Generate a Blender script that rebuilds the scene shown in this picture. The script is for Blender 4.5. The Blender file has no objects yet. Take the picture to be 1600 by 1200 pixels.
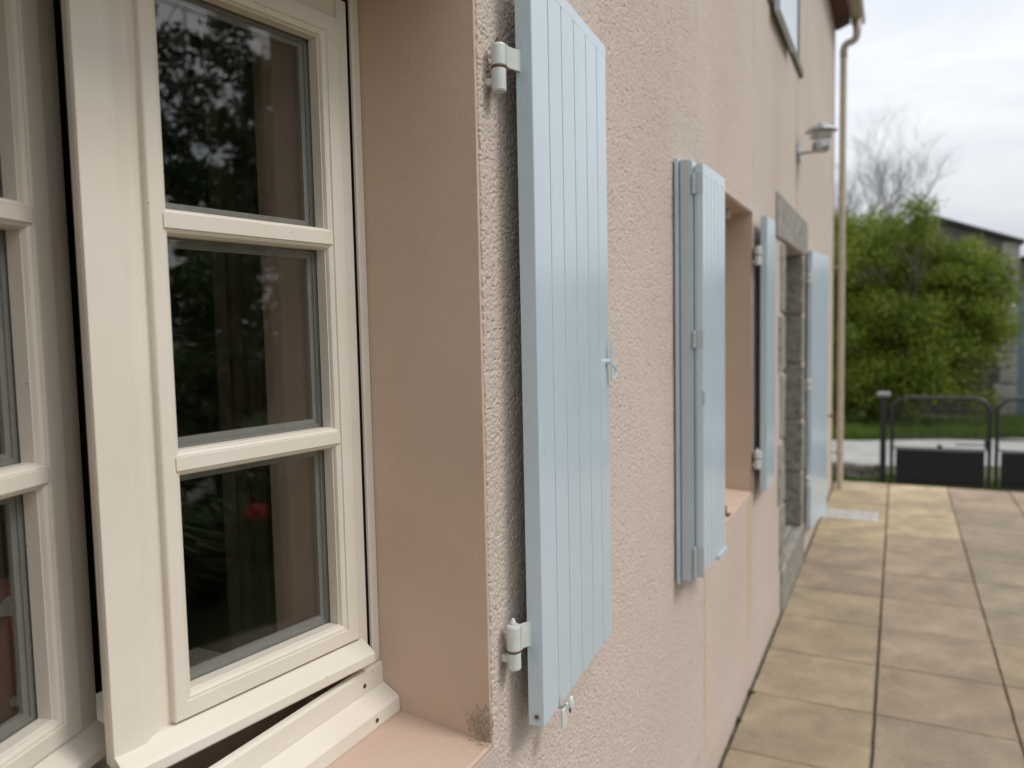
import bpy, bmesh, math, random
import numpy as np
from mathutils import Vector, Matrix
random.seed(7); rng = np.random.default_rng(11)
S = bpy.context.scene; COL = S.collection; R = math.radians

# ------------------------------------------------------------------ camera
cd = bpy.data.cameras.new('camera'); cam = bpy.data.objects.new('camera', cd); COL.objects.link(cam); S.camera = cam
fw = Vector((-0.44927946, 0.89056924, -0.07095345)); rt = Vector((0.89329184, 0.44899533, -0.02080594)); up = Vector((-0.01332864, 0.07272982, 0.99726261))
m = Matrix.Identity(4)
for i in range(3): m[i][0] = rt[i]; m[i][1] = up[i]; m[i][2] = -fw[i]
m.translation = (0.57147494, 0, 1.6); cam.matrix_world = m
cd.sensor_width = 36; cd.lens = 27; cd.clip_start = 0.02; cd.clip_end = 2000
cd.dof.use_dof = True; cd.dof.focus_distance = 1.22; cd.dof.aperture_fstop = 3.0

# ------------------------------------------------------------------ world, sun, exposure
SUN_AZ, SUN_EL = R(12), R(50)      # azimuth measured from +X towards +Y
w = bpy.data.worlds.new('World'); S.world = w; w.use_nodes = True
nt = w.node_tree; N = nt.nodes; L = nt.links; N.clear()
out = N.new('ShaderNodeOutputWorld'); bg = N.new('ShaderNodeBackground'); bg.inputs[1].default_value = 0.1
sky = N.new('ShaderNodeTexSky'); sky.sky_type = 'NISHITA'; sky.sun_disc = False
sky.sun_elevation = SUN_EL; sky.sun_rotation = R(90) - SUN_AZ; sky.air_density = 1.4; sky.dust_density = 3
tc = N.new('ShaderNodeTexCoord'); mp = N.new('ShaderNodeMapping'); mp.inputs['Scale'].default_value = (1, 1, 3.2)
nz = N.new('ShaderNodeTexNoise'); nz.inputs['Scale'].default_value = 2.6; nz.inputs['Detail'].default_value = 6; nz.inputs['Roughness'].default_value = .55; nz.inputs['Distortion'].default_value = .4
rp = N.new('ShaderNodeValToRGB')
rp.color_ramp.elements[0].position = .33; rp.color_ramp.elements[0].color = (7.2, 7.6, 8.4, 1)
rp.color_ramp.elements[1].position = .62; rp.color_ramp.elements[1].color = (9.7, 9.85, 10.1, 1)
sx = N.new('ShaderNodeSeparateXYZ'); zr = N.new('ShaderNodeMapRange')
zr.inputs[1].default_value = 0.0; zr.inputs[2].default_value = 1.0; zr.inputs[3].default_value = .80; zr.inputs[4].default_value = 1.75
mul = N.new('ShaderNodeMix'); mul.data_type = 'RGBA'; mul.blend_type = 'MULTIPLY'; mul.inputs[0].default_value = 1
mx = N.new('ShaderNodeMix'); mx.data_type = 'RGBA'; mx.inputs[0].default_value = .9
L.new(tc.outputs['Generated'], mp.inputs[0]); L.new(mp.outputs[0], nz.inputs[0]); L.new(nz.outputs[0], rp.inputs[0])
L.new(tc.outputs['Generated'], sx.inputs[0]); L.new(sx.outputs[2], zr.inputs[0])
L.new(rp.outputs[0], mul.inputs[6]); L.new(zr.outputs[0], mul.inputs[7])
L.new(sky.outputs[0], mx.inputs[6]); L.new(mul.outputs[2], mx.inputs[7]); L.new(mx.outputs[2], bg.inputs[0]); L.new(bg.outputs[0], out.inputs[0])
sd = bpy.data.lights.new('sun', 'SUN'); sd.energy = 1.5; sd.angle = R(16); sd.color = (1, .96, .9)
so = bpy.data.objects.new('sun', sd); COL.objects.link(so)
sv = Vector((math.cos(SUN_EL)*math.cos(SUN_AZ), math.cos(SUN_EL)*math.sin(SUN_AZ), math.sin(SUN_EL)))
so.rotation_euler = sv.to_track_quat('Z', 'Y').to_euler(); so.location = sv*30
S.view_settings.view_transform = 'Standard'; S.view_settings.look = 'None'; S.view_settings.exposure = 0.08; S.view_settings.gamma = 1
S.view_settings.use_curve_mapping = False
S.cycles.max_bounces = 8; S.cycles.transparent_max_bounces = 16; S.cycles.caustics_reflective = False; S.cycles.caustics_refractive = False

# ------------------------------------------------------------------ materials
def newmat(name):
    mt = bpy.data.materials.new(name); mt.use_nodes = True; n = mt.node_tree.nodes; n.clear()
    o = n.new('ShaderNodeOutputMaterial'); b = n.new('ShaderNodeBsdfPrincipled'); mt.node_tree.links.new(b.outputs[0], o.inputs[0])
    return mt, n, mt.node_tree.links, b, o
def noise(n, l, vec, scale, detail=3, rough=.5, dist=0):
    t = n.new('ShaderNodeTexNoise'); t.inputs['Scale'].default_value = scale; t.inputs['Detail'].default_value = detail
    t.inputs['Roughness'].default_value = rough; t.inputs['Distortion'].default_value = dist; l.new(vec, t.inputs['Vector']); return t.outputs[0]
def ramp(n, l, fac, p0, p1, c0=(0,0,0,1), c1=(1,1,1,1)):
    r = n.new('ShaderNodeValToRGB'); e = r.color_ramp.elements; e[0].position = p0; e[1].position = p1; e[0].color = c0; e[1].color = c1
    l.new(fac, r.inputs[0]); return r.outputs[0]
def mixc(n, l, fac, a, b, mode='MIX'):
    x = n.new('ShaderNodeMix'); x.data_type = 'RGBA'; x.blend_type = mode
    for s, v in ((0, fac), (6, a), (7, b)):
        if hasattr(v, 'links'): l.new(v, x.inputs[s])
        elif s == 0: x.inputs[0].default_value = v
        else: x.inputs[s].default_value = (*v[:3], 1)
    return x.outputs[2]
def math_(n, l, op, a, b=None, c=None):
    x = n.new('ShaderNodeMath'); x.operation = op
    for i, v in enumerate((a, b, c)):
        if v is None: continue
        if hasattr(v, 'links'): l.new(v, x.inputs[i])
        else: x.inputs[i].default_value = v
    return x.outputs[0]
def bump(n, l, h, strength, dist, prev=None):
    b = n.new('ShaderNodeBump'); b.inputs['Strength'].default_value = strength; b.inputs['Distance'].default_value = dist
    l.new(h, b.inputs['Height'])
    if prev is not None: l.new(prev, b.inputs['Normal'])
    return b.outputs[0]
def coords(n, kind='Object'):
    t = n.new('ShaderNodeTexCoord'); return t.outputs[kind]
def position(n): return n.new('ShaderNodeNewGeometry').outputs['Position']
def stretch(n, l, vec, s):
    mpp = n.new('ShaderNodeMapping'); mpp.inputs['Scale'].default_value = s; l.new(vec, mpp.inputs[0]); return mpp.outputs[0]

def simple(name, col, rough=.5, metal=0, var=.12, vs=14, bs=60, bd=.0006, spec=.5, dirt=None, grain=None):
    mt, n, l, b, o = newmat(name); v = coords(n)
    if grain: vg = stretch(n, l, v, grain)
    else: vg = v
    f = noise(n, l, v, vs, 4)
    c = mixc(n, l, ramp(n, l, f, .3, .7), tuple(x*(1-var) for x in col), tuple(min(1, x*(1+var*.6)) for x in col))
    if dirt:
        c = mixc(n, l, ramp(n, l, noise(n, l, v, dirt[1], 5, .6), dirt[2], dirt[2]+.07), c, dirt[0])
    l.new(c, b.inputs['Base Color']); b.inputs['Roughness'].default_value = rough; b.inputs['Metallic'].default_value = metal
    b.inputs['Specular IOR Level'].default_value = spec
    l.new(bump(n, l, noise(n, l, vg, bs, 4), .6, bd), b.inputs['Normal'])
    return mt

def render_mat(name, far):
    """rough-cast render: warm pink-beige with rust and damp stains of their own shape"""
    mt, n, l, b, o = newmat(name); p = position(n)
    sp = n.new('ShaderNodeSeparateXYZ'); l.new(p, sp.inputs[0]); X, Y, Z = sp.outputs
    base = mixc(n, l, ramp(n, l, noise(n, l, p, 1.3, 4), .3, .7), (.568, .483, .425), (.622, .535, .475))
    base = mixc(n, l, ramp(n, l, noise(n, l, p, 260, 2), .35, .7), base, mixc(n, l, .5, base, (.44, .34, .28)))
    def band(v, c0, w):   # 1 near c0
        return math_(n, l, 'SUBTRACT', 1, math_(n, l, 'MINIMUM', math_(n, l, 'DIVIDE', math_(n, l, 'ABSOLUTE', math_(n, l, 'SUBTRACT', v, c0)), w), 1))
    def below(z0, soft):
        return math_(n, l, 'MINIMUM', math_(n, l, 'MAXIMUM', math_(n, l, 'DIVIDE', math_(n, l, 'SUBTRACT', z0, Z), soft), 0), 1)
    def above(z0, soft):
        return math_(n, l, 'MINIMUM', math_(n, l, 'MAXIMUM', math_(n, l, 'DIVIDE', math_(n, l, 'SUBTRACT', Z, z0), soft), 0), 1)
    wob = math_(n, l, 'MULTIPLY_ADD', noise(n, l, p, 9, 2), .016, -.008)
    yw = math_(n, l, 'ADD', Y, wob)
    def stain(y0, wdt, z1, z0, amt, colr, c, soft=.35):
        k = math_(n, l, 'MULTIPLY', band(yw, y0, wdt), below(z1, min(.03, soft))); k = math_(n, l, 'MULTIPLY', k, above(z0, soft))
        k = math_(n, l, 'MULTIPLY', k, math_(n, l, 'MULTIPLY_ADD', noise(n, l, p, 30, 3), .9, .45))
        return mixc(n, l, math_(n, l, 'MINIMUM', math_(n, l, 'MULTIPLY', k, amt), .9), c, colr)
    c = stain(2.53, .012, .90, .05, 1.5, (.50, .33, .13), base)
    c = stain(3.40, .10, .86, .1, .8, (.50, .37, .20), c)
    c = stain(3.05, .42, .86, .2, .3, (.44, .36, .26), c)
    c = stain(5.05, .10, 3.1, 1.6, .45, (.40, .33, .24), c)
    c = stain(1.070, .016, 1.995, 1.925, 1.1, (.24, .15, .09), c, .06); c = stain(1.078, .016, 1.08, 1.01, 1.1, (.22, .15, .10), c, .06)
    c = stain(4.2, .22, 3.05, .9, .2, (.42, .34, .27), c)
    l.new(c, b.inputs['Base Color']); b.inputs['Roughness'].default_value = .93; b.inputs['Specular IOR Level'].default_value = .15
    if far:
        h1 = noise(n, l, p, 190, 3, .6, .6)
        nrm = bump(n, l, ramp(n, l, h1, .3, .68), .6, .0018)
        nrm = bump(n, l, noise(n, l, p, 2.2, 3), .6, .02, nrm)
    else:
        nrm = bump(n, l, noise(n, l, p, 380, 3, .6), .8, .0008)
    l.new(nrm, b.inputs['Normal']); return mt

def reveal_mat():
    mt, n, l, b, o = newmat('reveal_paint'); p = position(n)
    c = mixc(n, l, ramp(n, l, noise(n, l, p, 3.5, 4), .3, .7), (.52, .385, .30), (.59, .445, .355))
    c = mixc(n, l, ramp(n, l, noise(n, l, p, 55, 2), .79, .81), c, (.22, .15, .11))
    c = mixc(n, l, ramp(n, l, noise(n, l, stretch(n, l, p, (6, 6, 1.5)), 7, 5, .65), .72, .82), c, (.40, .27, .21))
    # crumbly damp patch at the sill corner
    vm = n.new('ShaderNodeVectorMath'); vm.operation = 'DISTANCE'; l.new(p, vm.inputs[0]); vm.inputs[1].default_value = (-.012, 1.043, .965)
    k = ramp(n, l, math_(n, l, 'ADD', vm.outputs['Value'], math_(n, l, 'MULTIPLY_ADD', noise(n, l, p, 90, 4, .7), .09, -.045)), .018, .034, (1,1,1,1), (0,0,0,1))
    c = mixc(n, l, math_(n, l, 'MULTIPLY', k, .65), c, mixc(n, l, ramp(n, l, noise(n, l, p, 220, 3), .4, .6), (.10, .08, .06), (.36, .31, .25)))
    l.new(c, b.inputs['Base Color']); b.inputs['Roughness'].default_value = .7; b.inputs['Specular IOR Level'].default_value = .25
    nr = bump(n, l, noise(n, l, stretch(n, l, p, (1, 1, .35)), 190, 3, .55), .8, .0009)
    nr = bump(n, l, noise(n, l, p, 14, 3), .7, .004, nr); nr = bump(n, l, k, .6, .003, nr)
    l.new(nr, b.inputs['Normal']); return mt

def cream_mat():
    mt, n, l, b, o = newmat('cream_paint'); p = position(n); v = coords(n)
    c = mixc(n, l, ramp(n, l, noise(n, l, p, 5, 4), .3, .7), (.72, .66, .565), (.78, .725, .64))
    c = mixc(n, l, ramp(n, l, noise(n, l, stretch(n, l, p, (20, 20, 1)), 6, 4, .6), .62, .95), c, (.64, .57, .47))
    c = mixc(n, l, ramp(n, l, noise(n, l, p, 70, 2), .785, .80), c, (.22, .16, .11))
    c = mixc(n, l, ramp(n, l, noise(n, l, p, 240, 3, .7), .72, .76), c, (.42, .35, .27))
    ao = n.new('ShaderNodeAmbientOcclusion'); 
    n.remove(ao)
    l.new(c, b.inputs['Base Color']); b.inputs['Roughness'].default_value = .46; b.inputs['Specular IOR Level'].default_value = .4
    nr = bump(n, l, noise(n, l, stretch(n, l, p, (8, 8, .5)), 60, 4, .6), .35, .0005)
    nr = bump(n, l, noise(n, l, p, 26, 3), .4, .0012, nr)
    l.new(nr, b.inputs['Normal']); return mt

def blue_mat(name='blue_paint', col=(.515, .61, .68), worn=.0):
    mt, n, l, b, o = newmat(name); v = position(n)
    c = mixc(n, l, ramp(n, l, noise(n, l, v, 4, 4), .3, .7), tuple(x*.965 for x in col), tuple(x*1.03 for x in col))
    c = mixc(n, l, ramp(n, l, noise(n, l, v, 60, 3, .6), .765-worn, .79-worn), c, (.33, .33, .30))
    c = mixc(n, l, ramp(n, l, noise(n, l, stretch(n, l, v, (5, 5, 1)), 4, 5, .7), .62, .9), c, tuple(x*.85 for x in col))
    def blotch(c, ctr, r, jit, colr, amt, sc=(1,1,1)):
        vm = n.new('ShaderNodeVectorMath'); vm.operation = 'SUBTRACT'; l.new(v, vm.inputs[0]); vm.inputs[1].default_value = ctr
        vs = n.new('ShaderNodeVectorMath'); vs.operation = 'MULTIPLY'; l.new(vm.outputs[0], vs.inputs[0]); vs.inputs[1].default_value = sc
        vl = n.new('ShaderNodeVectorMath'); vl.operation = 'LENGTH'; l.new(vs.outputs[0], vl.inputs[0])
        k = ramp(n, l, math_(n, l, 'ADD', vl.outputs['Value'], math_(n, l, 'MULTIPLY_ADD', noise(n, l, v, 260, 3, .7), jit*2, -jit)), r*.6, r, (1,1,1,1), (0,0,0,1))
        return mixc(n, l, math_(n, l, 'MULTIPLY', k, amt), c, colr)
    c = blotch(c, (.045, 1.112, .958), .0085, .006, (.34, .27, .20), .7); c = blotch(c, (.045, 1.112, .960), .0045, .003, (.10, .05, .035), 1)
    for z_ in (2.0, 1.075): 
        c = blotch(c, (.0365, 1.112, z_), .0022, .0035, (.14, .13, .12), .75, (1, 1, .06)); c = blotch(c, (.048, 1.112, z_-.02), .0016, .003, (.17, .16, .15), .6, (1, 1, .05)); c = blotch(c, (.042, 1.112, z_), .008, .004, tuple(x*.8 for x in col), .6, (1, 1, .2))
    c = blotch(c, (.052, 1.19, .950), .014, .01, (.38, .36, .31), .55)
    l.new(c, b.inputs['Base Color'])
    b.inputs['Roughness'].default_value = .2; b.inputs['Specular IOR Level'].default_value = .62
    nr = bump(n, l, noise(n, l, v, 260, 2), .35, .0005)
    nr = bump(n, l, noise(n, l, stretch(n, l, v, (10, 10, .6)), 22, 3), .4, .0008, nr)
    l.new(nr, b.inputs['Normal']); return mt

def glass_mat():
    mt, n, l, b, o = newmat('window_glass'); n.remove(b)
    lw = n.new('ShaderNodeLayerWeight'); lw.inputs[0].default_value = .5
    f = math_(n, l, 'MULTIPLY_ADD', math_(n, l, 'POWER', lw.outputs['Facing'], 5), .96, .042)
    t = n.new('ShaderNodeBsdfTransparent'); t.inputs[0].default_value = (.955, .96, .95, 1)
    g = n.new('ShaderNodeBsdfGlossy'); g.inputs['Roughness'].default_value = .0; g.inputs[0].default_value = (1, 1, 1, 1)
    nr = bump(n, l, noise(n, l, position(n), 5, 1), .1, .0006); l.new(nr, g.inputs['Normal'])
    x = n.new('ShaderNodeMixShader'); l.new(f, x.inputs[0]); l.new(t.outputs[0], x.inputs[1]); l.new(g.outputs[0], x.inputs[2]); l.new(x.outputs[0], o.inputs[0])
    return mt

def slab_mat():
    mt, n, l, b, o = newmat('slab_stone'); p = position(n)
    oi = n.new('ShaderNodeObjectInfo')
    c = mixc(n, l, ramp(n, l, noise(n, l, p, 5, 6, .6, .4), .25, .75), mixc(n, l, 1., oi.outputs['Color'], (.66, .66, .66), 'MULTIPLY'), mixc(n, l, 1., oi.outputs['Color'], (1.18, 1.17, 1.14), 'MULTIPLY'))
    c = mixc(n, l, math_(n, l, 'MULTIPLY', ramp(n, l, noise(n, l, p, 2.6, 6, .7), .45, .68), .7), c, (.19, .16, .12))
    c = mixc(n, l, ramp(n, l, noise(n, l, p, 90, 4, .7), .62, .75), c, (.16, .13, .10))
    c = mixc(n, l, math_(n, l, 'MULTIPLY', ramp(n, l, noise(n, l, p, 300, 2), .6, .7), .5), c, (.62, .55, .45))
    # blackened joints: slab-local distance to the edge
    v = coords(n); s2 = n.new('ShaderNodeSeparateXYZ'); l.new(v, s2.inputs[0])
    e = math_(n, l, 'MAXIMUM', math_(n, l, 'ABSOLUTE', s2.outputs[0]), math_(n, l, 'ABSOLUTE', s2.outputs[1]))
    e = math_(n, l, 'ADD', e, math_(n, l, 'MULTIPLY_ADD', noise(n, l, p, 25, 4, .7), .03, -.015))
    c = mixc(n, l, math_(n, l, 'MULTIPLY', ramp(n, l, e, .238, .250), .35), c, (.15, .125, .09))
    l.new(c, b.inputs['Base Color']); b.inputs['Roughness'].default_value = .85; b.inputs['Specular IOR Level'].default_value = .25
    nr = bump(n, l, noise(n, l, p, 160, 4, .7), .8, .0015); nr = bump(n, l, noise(n, l, p, 9, 4, .6), .8, .006, nr)
    l.new(nr, b.inputs['Normal']); return mt

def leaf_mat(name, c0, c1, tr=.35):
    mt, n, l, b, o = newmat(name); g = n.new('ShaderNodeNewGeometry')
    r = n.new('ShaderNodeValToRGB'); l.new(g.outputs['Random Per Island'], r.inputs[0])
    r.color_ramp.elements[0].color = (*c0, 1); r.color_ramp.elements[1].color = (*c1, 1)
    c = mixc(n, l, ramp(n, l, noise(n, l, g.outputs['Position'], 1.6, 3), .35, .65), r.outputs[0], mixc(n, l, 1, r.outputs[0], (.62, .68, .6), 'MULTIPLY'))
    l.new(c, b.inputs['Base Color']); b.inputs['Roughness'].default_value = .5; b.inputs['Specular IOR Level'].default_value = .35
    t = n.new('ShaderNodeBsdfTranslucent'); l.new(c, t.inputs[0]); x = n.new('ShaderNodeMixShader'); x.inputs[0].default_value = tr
    l.new(b.outputs[0], x.inputs[1]); l.new(t.outputs[0], x.inputs[2]); l.new(x.outputs[0], o.inputs[0]); return mt

M = dict(
    render=render_mat('rough_render', True), render_near=render_mat('rough_render_relief', False), reveal=reveal_mat(), cream=cream_mat(),
    blue=blue_mat(), bluew=blue_mat('blue_paint_worn', (.45, .51, .54), .055), glass=glass_mat(), slab=slab_mat(),
    hinge=simple('white_hinge_paint', (.60, .63, .60), .4, 0, .1, 40, 120, .0006, dirt=((.22, .12, .06), 110, .655)),
    rust=simple('rusty_steel', (.16, .085, .045), .8, .2, .4, 120, 200, .001),
    steel=simple('galvanised_steel', (.55, .56, .57), .38, .85, .15, 30, 90, .0006),
    spacer=simple('spacer_aluminium', (.25, .245, .23), .6, .1, .08, 30, 90, .0002),
    screw=simple('dark_screw', (.11, .10, .09), .5, .6),
    stone=simple('weathered_granite', (.29, .272, .235), .9, 0, .35, 18, 70, .006, dirt=((.17, .15, .11), 22, .56)),
    mortar=simple('lime_mortar', (.27, .235, .17), .95, 0, .25, 25, 120, .004),
    conc=simple('grey_threshold', (.30, .31, .30), .7, 0, .2, 12, 90, .002),
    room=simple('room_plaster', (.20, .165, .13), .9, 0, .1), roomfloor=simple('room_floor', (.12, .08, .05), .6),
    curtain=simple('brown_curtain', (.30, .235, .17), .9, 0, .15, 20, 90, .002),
    red=simple('red_cloth', (.20, .05, .038), .9, 0, .25, 25, 500, .001), heart=simple('grey_heart_cloth', (.33, .31, .29), .9),
    pipe=simple('beige_pipe', (.50, .42, .33), .45, 0, .08), eave=simple('dark_red_eave', (.12, .045, .035), .7, 0, .3, 20),
    tile=simple('clay_roof_tile', (.30, .13, .08), .85, 0, .4, 8, 60, .004),
    gravel=simple('pale_gravel', (.36, .33, .29), .95, 0, .3, 60, 220, .006), road=simple('pale_asphalt_road', (.34, .335, .32), .9, 0, .15, 3, 250, .003),
    soil=simple('grass_soil', (.075, .10, .03), .95, 0, .5, 12, 90, .02), pink=simple('pink_paving', (.33, .21, .18), .9, 0, .25, 9, 150, .003),
    dirt=simple('dark_joint_soil', (.10, .088, .058), .95, 0, .6, 40, 200, .004),
    black=simple('black_gate_paint', (.012, .013, .018), .38, 0, .2), dgrey=simple('charcoal_post_paint', (.03, .031, .036), .4), cap=simple('grey_post_cap', (.30, .29, .29), .5),
    bark=simple('grey_bark', (.13, .11, .09), .95, 0, .35, 14, 30, .02), lampm=simple('lamp_galvanised', (.50, .51, .53), .35, .8, .1, 40, 90, .0004),
    barn=simple('barn_rubble', (.15, .14, .12), .95, 0, .4, 3, 20, .04), quoin=simple('pale_quoin_stone', (.36, .345, .31), .9, 0, .2, 6, 40, .01), barnroof=simple('barn_slates', (.06, .055, .055), .8, 0, .3, 6, 30, .01),
    doorblue=simple('grey_blue_door', (.19, .23, .28), .5), sillcol=simple('grey_sill_stone', (.22, .20, .165), .9, 0, .3, 12, 60, .004),
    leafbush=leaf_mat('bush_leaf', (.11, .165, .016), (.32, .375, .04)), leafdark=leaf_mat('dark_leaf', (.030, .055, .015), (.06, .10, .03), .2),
    leafmid=leaf_mat('garden_leaf', (.05, .09, .02), (.11, .16, .05)), grass=leaf_mat('grass_blade', (.10, .18, .02), (.19, .27, .04)),
    petal=leaf_mat('red_petal', (.5, .03, .03), (.7, .06, .06), .3), grille=simple('drain_steel', (.72, .71, .68), .45, .5, .3, 30, 90, .001),
)
M['lampglass'] = glass_mat(); M['lampglass'].name = 'lamp_glass'

# ------------------------------------------------------------------ mesh helpers
def tag(o, label=None, cat=None, group=None, kind=None):
    if label: o['label'] = label
    if cat: o['category'] = cat
    if group: o['group'] = group
    if kind: o['kind'] = kind
    return o
def empty(name, loc=(0,0,0), rz=0):
    o = bpy.data.objects.new(name, None); COL.objects.link(o); o.location = loc; o.rotation_euler = (0,0,rz); o.empty_display_size = .05; return o
def link(name, me, mat, parent=None, loc=(0,0,0), rz=0, smooth=False):
    o = bpy.data.objects.new(name, me); COL.objects.link(o)
    if mat is not None and not me.materials: me.materials.append(M[mat] if isinstance(mat, str) else mat)
    if smooth: me.shade_smooth()
    o.parent = parent; o.location = loc; o.rotation_euler = (0,0,rz); return o
def fin(bm, name, mat, parent=None, loc=(0,0,0), rz=0, smooth=False):
    bmesh.ops.recalc_face_normals(bm, faces=bm.faces)
    me = bpy.data.meshes.new(name); bm.to_mesh(me); bm.free(); return link(name, me, mat, parent, loc, rz, smooth)
def box(bm, x0, x1, y0, y1, z0, z1, bev=0, seg=1, jit=0):
    b2 = bmesh.new(); vs = [b2.verts.new((x, y, z)) for x in (x0, x1) for y in (y0, y1) for z in (z0, z1)]
    for f in ((0,1,3,2), (4,6,7,5), (0,4,5,1), (2,3,7,6), (0,2,6,4), (1,5,7,3)): b2.faces.new([vs[i] for i in f])
    if jit:
        for v in b2.verts: v.co += Vector([random.uniform(-jit, jit) for _ in range(3)])
    if bev: bmesh.ops.bevel(b2, geom=b2.edges[:], offset=bev, segments=seg, affect='EDGES', profile=.5)
    merge(bm, b2)
def merge(bm, b2):
    me = bpy.data.meshes.new('tmp'); b2.to_mesh(me); b2.free(); bm.from_mesh(me); bpy.data.meshes.remove(me)
def boxo(name, mat, parent, x0, x1, y0, y1, z0, z1, bev=0, seg=1, jit=0, loc=(0,0,0), rz=0):
    bm = bmesh.new(); box(bm, x0, x1, y0, y1, z0, z1, bev, seg, jit); return fin(bm, name, mat, parent, loc, rz)
def tube(bm, pts, rad, seg=12, cap=True):
    pts = [Vector(p) for p in pts]; rads = rad if isinstance(rad, (list, tuple)) else [rad]*len(pts); rings = []
    ref = None
    for i, p in enumerate(pts):
        d = (pts[min(i+1, len(pts)-1)] - pts[max(i-1, 0)]).normalized()
        if ref is None or abs(ref.dot(d)) > .95: ref = Vector((0,0,1)) if abs(d.z) < .9 else Vector((1,0,0))
        a = d.cross(ref).normalized(); b = d.cross(a); ref = b.cross(d) * -1 if False else ref
        rings.append([bm.verts.new(p + (a*math.cos(t) + b*math.sin(t))*rads[i]) for t in [2*math.pi*k/seg for k in range(seg)]])
    for r0, r1 in zip(rings, rings[1:]):
        for k in range(seg): bm.faces.new((r0[k], r0[(k+1)%seg], r1[(k+1)%seg], r1[k]))
    if cap: bm.faces.new(rings[0]); bm.faces.new(rings[-1])
def lathe(bm, prof, c=(0,0,0), seg=28):
    rings = [[bm.verts.new((c[0]+r*math.cos(t), c[1]+r*math.sin(t), c[2]+z)) for t in [2*math.pi*k/seg for k in range(seg)]] for r, z in prof]
    for r0, r1 in zip(rings, rings[1:]):
        for k in range(seg): bm.faces.new((r0[k], r0[(k+1)%seg], r1[(k+1)%seg], r1[k]))
    bm.faces.new(rings[0]); bm.faces.new(rings[-1])
def loft(bm, rings):
    """rings of (y0,y1,z0,z1,x): a mitred moulding running round a rectangle"""
    R_ = [[bm.verts.new(p) for p in ((x, y0, z0), (x, y1, z0), (x, y1, z1), (x, y0, z1))] for y0, y1, z0, z1, x in rings]
    for a, b in zip(R_, R_[1:]):
        for k in range(4): bm.faces.new((a[k], a[(k+1)%4], b[(k+1)%4], b[k]))
def prism(bm, prof, y0, y1):
    """profile in (x,z) extruded along y"""
    a = [bm.verts.new((x, y0, z)) for x, z in prof]; b = [bm.verts.new((x, y1, z)) for x, z in prof]; n = len(prof)
    for k in range(n): bm.faces.new((a[k], a[(k+1)%n], b[(k+1)%n], b[k]))
    bm.faces.new(a); bm.faces.new(b)
def vnoise(ny, nz, sy, sz, cell, seed):
    """smooth value noise on an ny x nz grid with step sy, sz and feature size cell (metres)"""
    g = np.random.default_rng(seed); a = np.arange(ny)*sy/cell; b = np.arange(nz)*sz/cell
    G = g.random((int(a[-1])+3, int(b[-1])+3)); ia = a.astype(int); ib = b.astype(int); fa = a-ia; fb = b-ib
    fa = fa*fa*(3-2*fa); fb = fb*fb*(3-2*fb); fa = fa[:,None]; fb = fb[None,:]
    return (G[np.ix_(ia, ib)]*(1-fa)*(1-fb) + G[np.ix_(ia+1, ib)]*fa*(1-fb) + G[np.ix_(ia, ib+1)]*(1-fa)*fb + G[np.ix_(ia+1, ib+1)]*fa*fb)
def npmesh(name, verts, faces, smooth=True):
    me = bpy.data.meshes.new(name); k = faces.shape[1]
    me.vertices.add(len(verts)); me.vertices.foreach_set('co', verts.astype(np.float32).ravel())
    me.loops.add(faces.size); me.loops.foreach_set('vertex_index', faces.astype(np.int32).ravel())
    me.polygons.add(len(faces)); me.polygons.foreach_set('loop_start', np.arange(0, faces.size, k, dtype=np.int32))
    me.polygons.foreach_set('loop_total', np.full(len(faces), k, dtype=np.int32))
    me.update(calc_edges=True); me.validate()
    if smooth: me.shade_smooth()
    return me

# ------------------------------------------------------------------ ground, road, patio
def tz(x, y):
    t = min(max((y-8.5)/.9, 0), 1); return -.05 - .35*t*t*(3-2*t)
bm = bmesh.new()
xs = [-400, -60, -20, -8] + [-4+i*.6 for i in range(40)] + [30, 60, 400]; ys = [-400, -60, -12] + [-6+i*.5 for i in range(50)] + [26, 40, 120, 500]
V = [[bm.verts.new((x, y, tz(x, y)-.004)) for y in ys] for x in xs]
for i in range(len(xs)-1):
    for j in range(len(ys)-1): bm.faces.new((V[i][j], V[i+1][j], V[i+1][j+1], V[i][j+1]))
tag(fin(bm, 'ground', 'soil'), kind='structure')
bm = bmesh.new()
P = [(-30, 6.5), (0, 11.55), (30, 22.5)]; Q = [(-30, 9.6), (0, 14.1), (30, 27.5)]
vs = [[bm.verts.new((x, y, tz(x, y)+.006)) for x, y in r] for r in (P, Q)]
P2 = [(-30, 8, )]
for k in range(2): bm.faces.new((vs[0][k], vs[0][k+1], vs[1][k+1], vs[1][k]))
for v in bm.verts: v.co.z = -.394
tag(fin(bm, 'road', 'road'), kind='structure')
boxo('gravel_drive', 'gravel', None, 4.6, 7.2, -6, 8.4, -.2, -.042); tag(bpy.data.objects['gravel_drive'], kind='structure')
boxo('pink_path', 'pink', None, -1.5, 4.6, 9.35, 10.15, -.6, -.385); tag(bpy.data.objects['pink_path'], kind='structure')

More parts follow.
